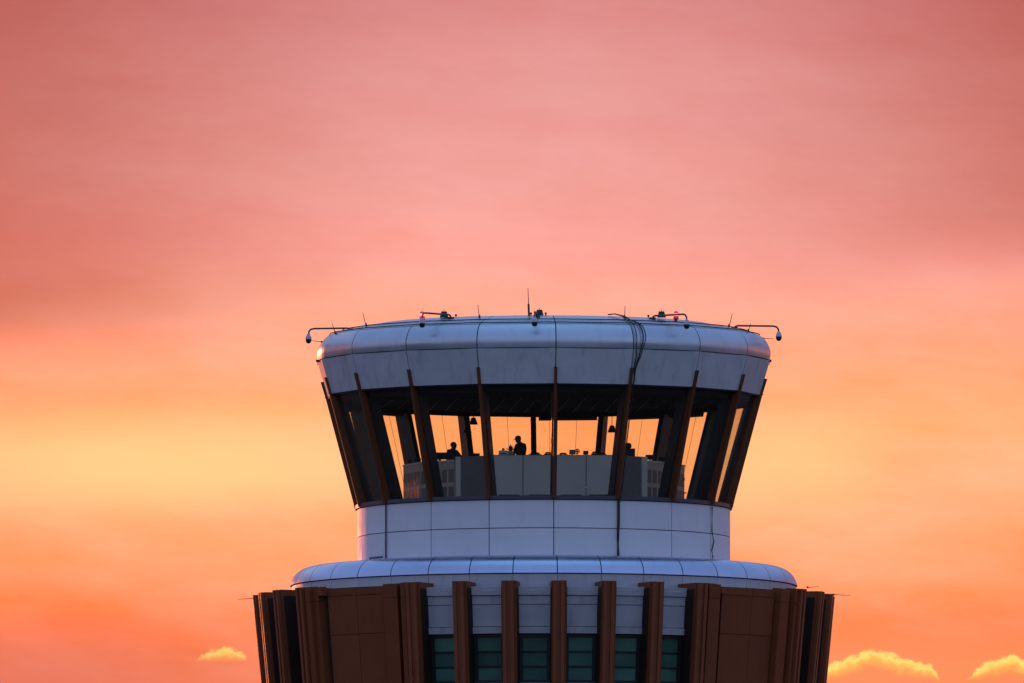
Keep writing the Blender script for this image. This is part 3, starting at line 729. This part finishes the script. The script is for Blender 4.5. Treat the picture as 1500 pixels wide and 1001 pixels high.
# pendant lamps
def pendant(x, H, y, label):
    t = thing('pendant_lamp', label, 'pendant lamp', 'dark cone pendant lamps in the cab', Q(x, y, H+5))
    Part().lathe(Q(x,y,H-5), [(6.6*U,0),(3.1*U,9.6*U),(1.4*U,10.4*U),(1.2*U,10.2*U),(2.8*U,9.2*U),(6.2*U,.2*U)], 16).build('shade', MT['black'], t, 40)
    Part().tube([Q(x,y,H+5), Q(x,y,-87.5)], .011, 5).build('cord', MT['black'], t)
    Part().lathe(Q(x,y,H-2), [(.02,0),(.035,.03),(.02,.07)], 8).build('bulb', MT['camwhite'], t)
pendant(-103, -116.5, 0, 'upper of the two dark pendant lamps on the left')
pendant(-112, -129, 0, 'lower of the two dark pendant lamps on the left, over the column')
pendant(100, -128, 0, 'lower of the two dark pendant lamps on the right')
pendant(112, -117, 0, 'upper of the two dark pendant lamps on the right, half behind a fin')

# ------------------------------------------------------------------ people
def capsule(bm, a, ra, b, rb, n=12):
    a = Vector(a); b = Vector(b); d = b-a
    if d.length < 1e-5: d = Vector((0,0,1e-4))
    q = d.to_track_quat('Z', 'Y').to_matrix().to_4x4(); Lg = d.length
    prof = [(ra*math.sin(t), -ra*math.cos(t)) for t in (0.05, .5, 1.0, math.pi/2)]+[(rb*math.cos(t), Lg+rb*math.sin(t)) for t in (0, .55, 1.1, 1.52)]
    M = Matrix.Translation(a) @ q; rings = [[bm.verts.new(M @ Vector((r*math.cos(2*math.pi*k/n), r*math.sin(2*math.pi*k/n), h))) for k in range(n)] for r, h in prof]
    for i in range(len(rings)-1):
        for k in range(n): bm.faces.new((rings[i][k], rings[i][(k+1)%n], rings[i+1][(k+1)%n], rings[i+1][k]))
    bm.faces.new(rings[0][::-1]); bm.faces.new(rings[-1])
def body_mesh(caps, skin_test):
    bm = bmesh.new()
    for c in caps: capsule(bm, *c)
    bmesh.ops.recalc_face_normals(bm, faces=bm.faces)
    me = bpy.data.meshes.new('body'); bm.to_mesh(me); bm.free()
    o = bpy.data.objects.new('body', me); COL.objects.link(o)
    md = o.modifiers.new('r', 'REMESH'); md.mode = 'VOXEL'; md.voxel_size = .011; md.use_smooth_shade = True
    sm = o.modifiers.new('s', 'SMOOTH'); sm.iterations = 3; sm.factor = .5
    dg = bpy.context.evaluated_depsgraph_get(); me2 = bpy.data.meshes.new_from_object(o.evaluated_get(dg))
    o.modifiers.clear(); o.data = me2
    me2.materials.clear()
    for m in ('skin', 'shirt', 'trousers'): me2.materials.append(MT[m])
    for p in me2.polygons: p.material_index = skin_test(p.center); p.use_smooth = True
    return o
def hand(caps, w, d, palm_n, curl=.5):
    """w wrist, d pointing direction, palm normal"""
    w = Vector(w); d = Vector(d).normalized(); pn = Vector(palm_n).normalized(); sd_ = d.cross(pn).normalized()
    k0 = w+d*.085
    caps.append((w, .026, w+d*.03, .030)); 
    for i, (o_, l1) in enumerate(((-.03,.036),(-.010,.042),(.010,.040),(.028,.032))):
        b = k0+sd_*o_; caps.append((w+d*.03+sd_*o_*.6, .017, b, .0135))
        m = b+(d*math.cos(curl)+pn*math.sin(curl)).normalized()*l1; e_ = m+(d*math.cos(curl*1.9)+pn*math.sin(curl*1.9)).normalized()*l1*.85
        caps.append((b, .0105, m, .0095)); caps.append((m, .0095, e_, .008))
    b = w+d*.03-sd_*.028; m = b+(d*.6-sd_*.7+pn*.3).normalized()*.04; e_ = m+(d*.85-sd_*.2+pn*.4).normalized()*.03
    caps.append((b, .014, m, .012)); caps.append((m, .011, e_, .009))
def person(base, f, label, lean, cap, hs=1.0, head_down=.2, arms=None, yaw=0.0):
    """f = facing (+1 right, -1 left) along x; figure built facing +x then mirrored"""
    h = hs; c = []
    hip = Vector((0,0,.92*h)); ch = hip+Vector((math.sin(lean)*.42*h, 0, math.cos(lean)*.42*h)); sh = hip+Vector((math.sin(lean)*.52*h,0,math.cos(lean)*.52*h))
    c += [(hip+Vector((0,-.07,0)), .125, hip+Vector((0,.07,0)), .125), (hip, .135, hip.lerp(ch,.5), .125),
          (hip.lerp(ch,.5)+Vector((0,-.06,0)), .125, ch+Vector((0,-.10,-.02)), .14), (hip.lerp(ch,.5)+Vector((0,.06,0)), .125, ch+Vector((0,.10,-.02)), .14),
          (ch+Vector((.02,-.07,0)), .12, ch+Vector((.02,.07,0)), .12), (sh+Vector((0,-.14,-.03)), .068, sh+Vector((0,.14,-.03)), .068)]
    nk = sh+Vector((math.sin(lean+head_down)*.08, 0, .060)); c += [(nk+Vector((0,-.03,-.02)), .055, sh+Vector((0,-.15,-.03)), .055), (nk+Vector((0,.03,-.02)), .055, sh+Vector((0,.15,-.03)), .055)]; c.append((sh+Vector((0,0,-.02)), .075, nk+Vector((.02,0,.03)), .064)); 
    hd = nk+Vector((.035+.05*head_down,0,.085))
    c += [(hd+Vector((-.02,0,.02)), .088, hd+Vector((.015,0,.03)), .084), (hd+Vector((.02,0,-.03)), .066, hd+Vector((.045,0,-.055)), .046),
          (hd+Vector((.075,0,.0)), .012, hd+Vector((.098,0,-.018)), .013),
          (hd+Vector((.0,.082,-.005)), .012, hd+Vector((-.006,.086,.02)), .016), (hd+Vector((.0,-.082,-.005)), .012, hd+Vector((-.006,-.086,.02)), .016),
          (hd+Vector((.082,-.012,-.048)), .009, hd+Vector((.082,.012,-.048)), .009),
          (hd+Vector((.074,-.030,.022)), .012, hd+Vector((.074,.030,.022)), .012)]
    for s in (-1, 1):
        hp = hip+Vector((0,.09*s,-.03)); kn = Vector((.03,.11*s,.49*h)); an = Vector((-.02,.12*s,.08))
        c += [(hp, .095, kn, .062), (kn, .062, kn.lerp(an,.35)+Vector((-.015,0,0)), .060), (kn.lerp(an,.35), .058, an, .040), (an+Vector((-.02,0,-.035)), .04, an+Vector((.14,0,-.045)), .034)]
        S = sh+Vector((0,.185*s,-.035)); El, Wr = arms[0 if s < 0 else 1]; El = Vector(El); Wr = Vector(Wr)
        c += [(S, .074, El, .050), (El, .044, Wr, .028)]
        hand(c, Wr, (Wr-El)*1.0+Vector((0,0,-.02)), Vector((0,0,-1)) if abs((Wr-El).normalized().z) < .8 else Vector((1,0,0)))
    hdz = nk.z
    els = [Vector(a[0]) for a in arms]; wrs = [Vector(a[1]) for a in arms]
    def st(p):
        if p.z > hdz-.01 and (p-hd).length < .2: return 0
        for e_, w_ in zip(els, wrs):
            d = (w_-e_); tt = (p-e_).dot(d)/d.length_squared
            if tt > .15 and ((e_+d*max(0,tt))-p).length < .12 and abs(p.y) > .10: return 0
        return 1 if p.z > .93*h else 2
    o = body_mesh(c, st)
    rt = thing('person', label, 'person', None, base)
    rt.rotation_euler = (0, 0, (math.pi if f < 0 else 0)+yaw)
    o.parent = rt
    ht = Part(); 
    if cap:
        q = hd+Vector((-.005,0,.035))
        rot = Matrix.Rotation(.22, 4, 'Y')
        ht.lathe(q, [(.1,-.005),(.101,.03),(.088,.07),(.06,.095),(.02,.105),(.0,.106)], 18, rot)
        g = finish('cap', ht.bm, MT['hair'], rt, 50)
        br = Part(); R4 = Matrix.Translation(q) @ rot
        n_ = 8; up = []; lo = []
        for k in range(n_+1):
            a = -1.15+2.3*k/n_; up.append(R4 @ Vector((.092*math.cos(a), .092*math.sin(a), .012))); lo.append(R4 @ Vector((.085*math.cos(a)+.095*math.cos(a*.75), .085*math.sin(a), -.004)))
        for k in range(n_): br.hexa([up[k]-Vector((0,0,.016)), lo[k]-Vector((0,0,.014)), lo[k+1]-Vector((0,0,.014)), up[k+1]-Vector((0,0,.016)), up[k], lo[k], lo[k+1], up[k+1]])
        finish('brim', br.bm, MT['hair'], g)
    else:
        q = hd+Vector((-.022,0,.03))
        ht.lathe(q, [(.088,-.045),(.0975,0),(.096,.04),(.078,.08),(.045,.10),(.0,.106)], 18, Matrix.Rotation(-.35, 4, 'Y'))
        finish('hair', ht.bm, MT['hair'], rt, 60)
    return rt
person(Q(-33, -124, FL), -1, 'man in a peaked cap and dark shirt standing, looking down to the left', .06, True, 1.035, .5,
       [((.13,-.24,1.16), (.36,-.2,1.10)), ((.12,.24,1.15), (.38,.17,1.09))], rad(38))
person(Q(-137, -70, FL), 1, 'bareheaded man in dark clothes leaning forward over the left desk', .20, False, .95, .10,
       [((.30,-.27,1.10), (.56,-.22,1.10)), ((.30,.27,1.10), (.56,.2,1.10))], rad(-38))
